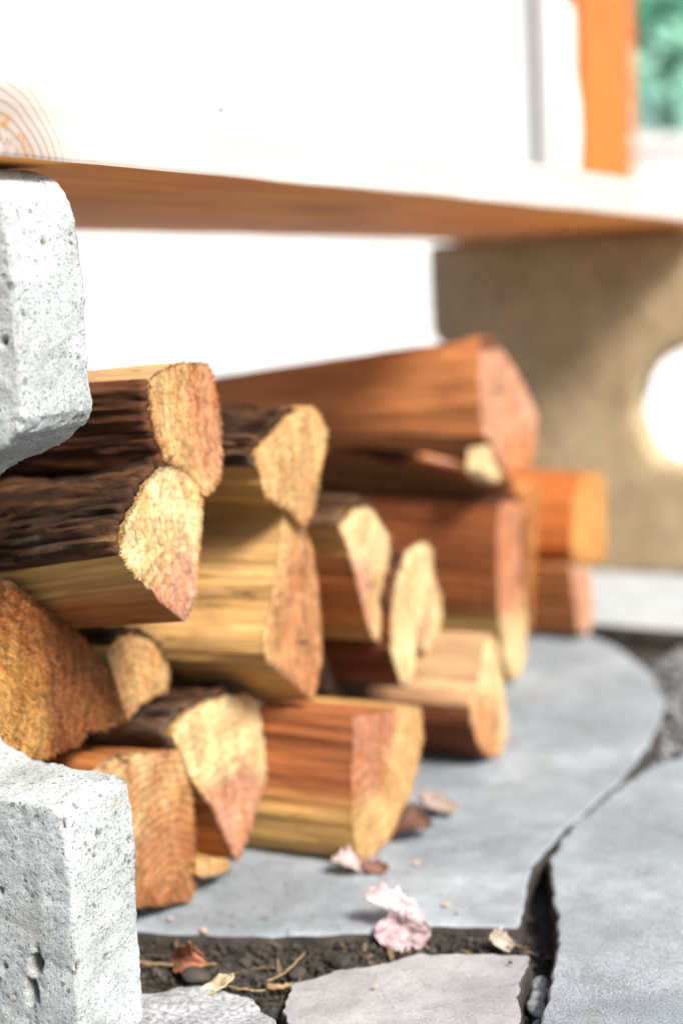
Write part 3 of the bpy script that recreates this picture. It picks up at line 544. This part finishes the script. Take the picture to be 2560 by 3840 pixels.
_b = bmesh.new(); bmesh.ops.create_icosphere(_b, subdivisions=1, radius=1); _b.verts.ensure_lookup_table()
ICO_V = [v.co.copy() for v in _b.verts]; ICO_F = [tuple(v.index for v in f.verts) for f in _b.faces]; _b.free()
def chunk(V, Fc, loc, r, rnd, flat=.7):
    s = rnd.uniform(0, 99); rot = Euler((rnd.uniform(0, 6), rnd.uniform(0, 6), rnd.uniform(0, 6))).to_matrix(); b = len(V)
    for v in ICO_V:
        k = v * (r * (1 + .6 * nz(v.x + s, v.y, v.z))); k.x *= 1.3; k = rot @ k; k.z *= flat; V.append(k + Vector(loc))
    Fc.extend(tuple(q + b for q in f) for f in ICO_F)
rnd = random.Random(3); V = []; Fc = []
for _ in range(12000):
    q = rnd.random()
    if q < .70: x, y = rnd.uniform(-.47, -.24), rnd.uniform(.49, .67)
    elif q < .86: x, y = rnd.uniform(-.31, -.215), rnd.uniform(.52, .78)
    else: x, y = rnd.uniform(-.42, -.05), rnd.uniform(1.0, 1.33)
    r = rnd.choice((.0004, .0005, .0005, .0006, .0007, .0009, .0018)) * rnd.uniform(.7, 1.3); chunk(V, Fc, (x, y, soil_z(x, y) + r * .3 + rnd.uniform(-.001, .002)), r, rnd)
tag(mesh_obj('soil_crumbs', V, Fc, M_crumb, smooth=False), 'dark crumbly soil and grit between the flagstones', 'soil', kind='stuff')
V = []; Fc = []
for _ in range(4200):
    x, y = rnd.uniform(-.38, .05), rnd.uniform(.92, 1.32); r = rnd.uniform(.0012, .0042); chunk(V, Fc, (x, y, -.018 + r * .6), r, rnd)
tag(mesh_obj('gravel', V, Fc, stone('dark_gravel', (.09, .09, .09), (.24, .25, .26), (.5, 1.4), 300)), 'grey gravel beyond the flagstones', 'gravel', kind='stuff')
V = []; Fc = []
for _ in range(900):
    t = rnd.random(); x, y = -.46 + abs(rnd.gauss(0, .05)), rnd.uniform(.60, 1.2); x = min(x, -.31); r = rnd.choice((.0003, .0004, .0005, .0008)); chunk(V, Fc, (x, y, .0008 + r * .3), r, rnd, .5)
tag(mesh_obj('sawdust', V, Fc, plain('sawdust', (.08, .06, .045), (.32, .25, .18), 70, .9, .2), smooth=False), 'sawdust and bark crumbs fallen on the flagstone', 'sawdust', kind='stuff')
V = []; Fc = []     # shreds of dead grass and leaf mixed into the soil
for _ in range(260):
    x, y = rnd.uniform(-.47, -.22), rnd.uniform(.49, .67); a = rnd.uniform(0, 6.28); L_ = rnd.uniform(.002, .009); wd = rnd.uniform(.0003, .0012); b = len(V)
    d = Vector((math.cos(a), math.sin(a), rnd.uniform(-.2, .5))) * L_; sd_ = Vector((-math.sin(a), math.cos(a), rnd.uniform(-.4, .4))) * wd; p = Vector((x, y, soil_z(x, y) + .001 + rnd.uniform(0, .002)))
    V += [p - d - sd_, p - d + sd_, p + sd_ * 1.2 + Vector((0, 0, .001)), p - sd_ * 1.2 + Vector((0, 0, .001)), p + d]
    Fc += [(b, b + 1, b + 2, b + 3), (b + 3, b + 2, b + 4)]
tag(mesh_obj('plant_shreds', V, Fc, plain('dead_grass', (.03, .022, .014), (.17, .12, .07), 55, .9, .2), smooth=False, recalc=False), 'fine dead grass shreds littering the soil', 'litter', kind='stuff')
peb = [(-.243, .606, .0065), (-.2475, .618, .006), (-.238, .592, .005), (-.234, .581, .0055), (-.231, .570, .0045), (-.252, .628, .0055), (-.39, .553, .005), (-.405, .548, .006), (-.36, .572, .0045), (-.345, .590, .005)]
for i, (x, y, r) in enumerate(peb):
    b = bmesh.new(); bmesh.ops.create_icosphere(b, subdivisions=3, radius=r)
    for v in b.verts:
        k = v.co; v.co = Vector((k.x * 1.25, k.y * .9, k.z * .7)) * (1 + .22 * nz(k.x / r + i * 5, k.y / r, k.z / r))
    o = bm_obj('pebble', b, M_gran if i < 6 else M_edge, None, True); o.location = (x, y, soil_z(x, y) + .002 + r * .5); o.rotation_euler = (0, .2, i)
    tag(o, 'small grey pebble in the dark gap beside the pinkish flagstone' if i < 6 else 'small grey pebble on dark soil near the granite stone', 'pebble', 'pebbles in the gap' if i < 6 else 'pebbles on the soil')
M_twig = plain('dry_straw', (.14, .09, .045), (.33, .23, .12), 200, .8, .3, .0005)
def twig(label, a, b, r, bend=.004):
    V = []; Fc = []; a, b = Vector(a), Vector(b); n = 12; d = (b - a).normalized(); s1 = d.cross(Vector((0, 0, 1))).normalized(); s2 = s1.cross(d)
    for i in range(n + 1):
        t = i / n; p = a.lerp(b, t) + s1 * bend * math.sin(t * 3.1) + s2 * .001 * nz(t * 6, a.x * 99); rr = r * (1 - .5 * t) * (1 + .2 * nz(t * 9, a.y * 77))
        for j in range(6): g_ = j * 1.047; V.append(p + (s1 * math.cos(g_) + s2 * math.sin(g_)) * rr)
    for i in range(n):
        for j in range(6): Fc.append((i * 6 + j, i * 6 + (j + 1) % 6, (i + 1) * 6 + (j + 1) % 6, (i + 1) * 6 + j))
    Fc += [tuple(range(6)), tuple(n * 6 + j for j in range(6))]
    tag(mesh_obj('twig', V, Fc, M_twig), label, 'twig', 'straw and twigs on the soil')
twig('tan straw slanting upward on the dark soil, left of the pinkish flagstone', (-.374, .560, -.005), (-.362, .584, .004), .0007)
twig('short straw lying flat between granite stone and pinkish flagstone', (-.388, .550, -.0035), (-.362, .556, -.003), .0008)
twig('pale wood sliver by the left tip of the pinkish flagstone', (-.366, .553, -.002), (-.355, .559, -.001), .0020, .001)
twig('thin yellow straw under the crumpled white-pink leaf', (-.330, .607, -.010), (-.292, .626, -.012), .0006)
twig('dark twig crossing the soil right beside the near concrete leg', (-.452, .553, -.004), (-.405, .566, -.003), .0011)
twig('curled straw at the bottom of the dark gap', (-.240, .574, -.014), (-.228, .556, -.012), .0010, .006)
M_chip = wood('wood_chip', (0, 0), .002, (.45, .36, .25), (.5, .34, .27), False, .002, .1, 77)
for lab, (x, y, z), s_, a in (('tiny pale wood chip on the flagstone below the crumpled leaf tip', (-.322, .668, .001), .005, .4), ('tiny round tan crumb right of the crumpled white-pink leaf', (-.312, .662, .001), .0035, 1.9), ('small white chip on the flagstone right of the leaf curl', (-.362, .714, .001), .006, .9), ('pale flake on the edge of the large flagstone by the near leg', (-.428, .589, .001), .006, .2), ('brown crumb near the left corner of the pinkish flagstone', (-.312, .566, .003), .0028, 2.2), ('dark seed husk on the right part of the pinkish flagstone', (-.262, .614, .003), .0028, 1.2), ('white chip of wood clinging beside the ribbed orange-brown log foot', (-.452, .592, .002), .004, .5)):
    V = []; Fc = []; s_ *= .42; chunk(V, Fc, (0, 0, 0), s_, rnd, .35)
    o = mesh_obj('wood_chip', V, Fc, M_chip if 'dark' not in lab else M_bark, smooth=False); o.location = (x, y, z + s_ * .3); o.rotation_euler = (0, 0, a); tag(o, lab, 'wood chip', 'wood chips on the paving')

# ------------------------------------------------------------------ background, along the view past the bench
F2 = Vector((-.489, .872, 0)); R2 = Vector((.872, .489, 0)); BANG = math.atan2(R2.y, R2.x)
def bgp(right, dist, z=0.): return F2 * dist + R2 * right + Vector((0, 0, z))
def bg_box(name, r0, r1, d0, d1, z0, z1, mat, bev=.006, parent=None):
    o = bm_obj(name, box_mesh(r0, r1, d0, d1, z0, z1, bev, 2), mat, parent); o.rotation_euler = (0, 0, BANG); return o
tag(bg_box('house_wall', -6, .895, 5.6, 5.85, -.02, 3.2, M_white), 'tall white rendered wall behind the bench', 'wall')
gw = empty('garden_wall', (0, 0, 0), 'low white garden wall right of the tall wall', 'wall', rot=(0, 0, BANG))
gw2 = bm_obj('wall_body', box_mesh(.80, 6, 6.32, 6.50, -.02, .91, .006), M_white, gw); bm_obj('coping', box_mesh(.80, 6, 6.285, 6.535, .913, .972, .01), M_white, gw)
def lathe(name, prof, mat, parent=None, n=40):
    V = []; Fc = []
    for r, z in prof:
        for j in range(n): a = j * 2 * math.pi / n; V.append((r * math.cos(a), r * math.sin(a), z))
    for i in range(len(prof) - 1):
        for j in range(n): Fc.append((i * n + j, i * n + (j + 1) % n, (i + 1) * n + (j + 1) % n, (i + 1) * n + j))
    Fc += [tuple(range(n)), tuple((len(prof) - 1) * n + j for j in range(n))]
    return mesh_obj(name, V, Fc, mat, parent)
dp = empty('drainpipe', bgp(.828, 5.57, 0), 'slim grey drainpipe standing against the tall white wall', 'drainpipe')
lathe('pipe', [(.018, 0), (.018, 3.2)], M_pipe, dp, 20)
for z_ in (.6, 1.9): lathe('clip', [(.023, z_), (.023, z_ + .03)], M_pipe, dp, 20)
wp = empty('wooden_post', bgp(1.11, 5.92, 0), 'orange stained wooden post behind the far end of the bench', 'post', rot=(0, 0, BANG + .15))
bm_obj('shaft', box_mesh(-.114, .114, -.114, .114, .06, 3.4, .012), M_post, wp); bm_obj('base_plate', box_mesh(-.15, .15, -.15, .15, -.004, .058, .006), M_pipe, wp)
pl = empty('bokeh_urn', bgp(.925, 5.80, 0), 'added tall white rounded urn standing left of the orange post', 'bokeh_urn')  # added form standing in for a bright bokeh bulge beside the post
lathe('body', [(0.0784, -0.004), (0.084, 0.02), (0.0616, 0.06), (0.0504, 0.296), (0.0538, 0.522), (0.0627, 0.7028), (0.0739, 0.8384), (0.0806, 0.9514), (0.0784, 1.0531), (0.0694, 1.1209), (0.0627, 1.1774), (0.065, 1.2678), (0.0672, 1.3582), (0.0627, 1.426), (0.0515, 1.4373), (0.0493, 1.4034)], M_glaze, pl)
def leafmat(name, c1, c2):
    s = NT(name); f = s.noise(3.5, 4, .6); c = s.mix(s.ramp(f, [(.35, 0), (.65, 1)]), c1, c2); m = s.done(c, .55)
    tr = s.n('BsdfTranslucent'); s.set(tr.inputs[0], c); mx = s.n('MixShader'); mx.inputs[0].default_value = .6; s.set(mx.inputs[1], s.b.outputs[0]); s.set(mx.inputs[2], tr.outputs[0]); s.set(s.t.nodes['Material Output'].inputs[0], mx.outputs[0]); return m
def crown(name, n, cen, rad, size, mat, parent, seed):
    rn = random.Random(seed); V = []; Fc = []; cl = [Vector((rn.gauss(0, .45), rn.gauss(0, .45), rn.gauss(0, .45))) for _ in range(max(6, n // 90))]
    for _ in range(n):
        k = rn.choice(cl); p = Vector(cen) + Vector(((k.x + rn.gauss(0, .2)) * rad[0], (k.y + rn.gauss(0, .2)) * rad[1], (k.z + rn.gauss(0, .2)) * rad[2]))
        m = Euler((rn.uniform(-.6, .6), rn.uniform(-.6, .6), rn.uniform(0, 6.28))).to_matrix(); s_ = size * rn.uniform(.6, 1.3); b = len(V)
        for v in ((-1, 0, 0), (-.2, .45, .12), (1, 0, -.1), (-.2, -.45, .12)): V.append(p + m @ (Vector(v) * s_))
        Fc += [(b, b + 1, b + 2), (b, b + 2, b + 3)]
    return mesh_obj(name, V, Fc, mat, parent, recalc=False)
def limb(V, Fc, a, b, r0, r1, n=7, seg=6):
    a, b = Vector(a), Vector(b); d = (b - a).normalized(); s1 = d.orthogonal().normalized(); s2 = d.cross(s1); base = len(V)
    for i in range(seg + 1):
        t = i / seg; p = a.lerp(b, t) + s1 * .04 * (b - a).length * nz(t * 3, a.x * 9, b.y * 7) * math.sin(t * 3.14); r = r0 + (r1 - r0) * t
        for j in range(n): g_ = j * 6.2832 / n; V.append(p + (s1 * math.cos(g_) + s2 * math.sin(g_)) * r)
    for i in range(seg):
        for j in range(n): Fc.append((base + i * n + j, base + i * n + (j + 1) % n, base + (i + 1) * n + (j + 1) % n, base + (i + 1) * n + j))
ML1 = leafmat('lime_leaf', (.30, .30, .03), (.42, .40, .06)); ML2 = leafmat('blue_green_leaf', (.50, .86, .74), (.70, .97, .88)); ML3 = leafmat('deep_green_leaf', (.25, .56, .56), (.40, .72, .70))
def shrub(label, right, dist, hgt, rad, mat, seed, n=2600, leafs=.07):
    t = empty('garden_tree', bgp(right, dist, -.01), label, 'tree', 'trees beyond the low wall'); V = []; Fc = []; rn = random.Random(seed)
    limb(V, Fc, (0, 0, 0), (.05, .03, hgt * .5), .07, .045)
    for _ in range(7): a = rn.uniform(0, 6.28); limb(V, Fc, (.05, .03, hgt * rn.uniform(.3, .5)), (rad * .6 * math.cos(a), rad * .6 * math.sin(a), hgt * rn.uniform(.6, .9)), .03, .008)
    mesh_obj('trunk', V, Fc, M_bark, t); crown('crown', n, (0, 0, hgt * .62), (rad, rad, hgt * .42), leafs, mat, t, seed)
shrub('bright blue-green leafy tree right behind the orange post', 1.75, 7.6, 3.4, 1.0, ML2, 11, 9000)
shrub('darker teal-green tree farther right behind the low wall', 3.3, 9.0, 4.6, 1.5, ML3, 12, 8000, .10)
shrub('yellow-green small tree seen between white wall and orange post', 1.56, 9.2, 4.2, .6, ML1, 13, 4200)

for lab, y_ in (('pale pebble on the bench top, the left one of two', .656), ('pale pebble on the bench top, the right one of two', .760)):
    b = bmesh.new(); bmesh.ops.create_icosphere(b, subdivisions=3, radius=.0055)
    for v in b.verts: v.co = Vector((v.co.x * .9, v.co.y * 1.1, v.co.z * 1.0)) * (1 + .2 * nz(v.co.x * 150, v.co.y * 150 + y_ * 9, v.co.z * 150))
    o = bm_obj('pebble', b, M_paver, None, True); o.location = (-.425, y_, .4325); tag(o, lab, 'pebble')
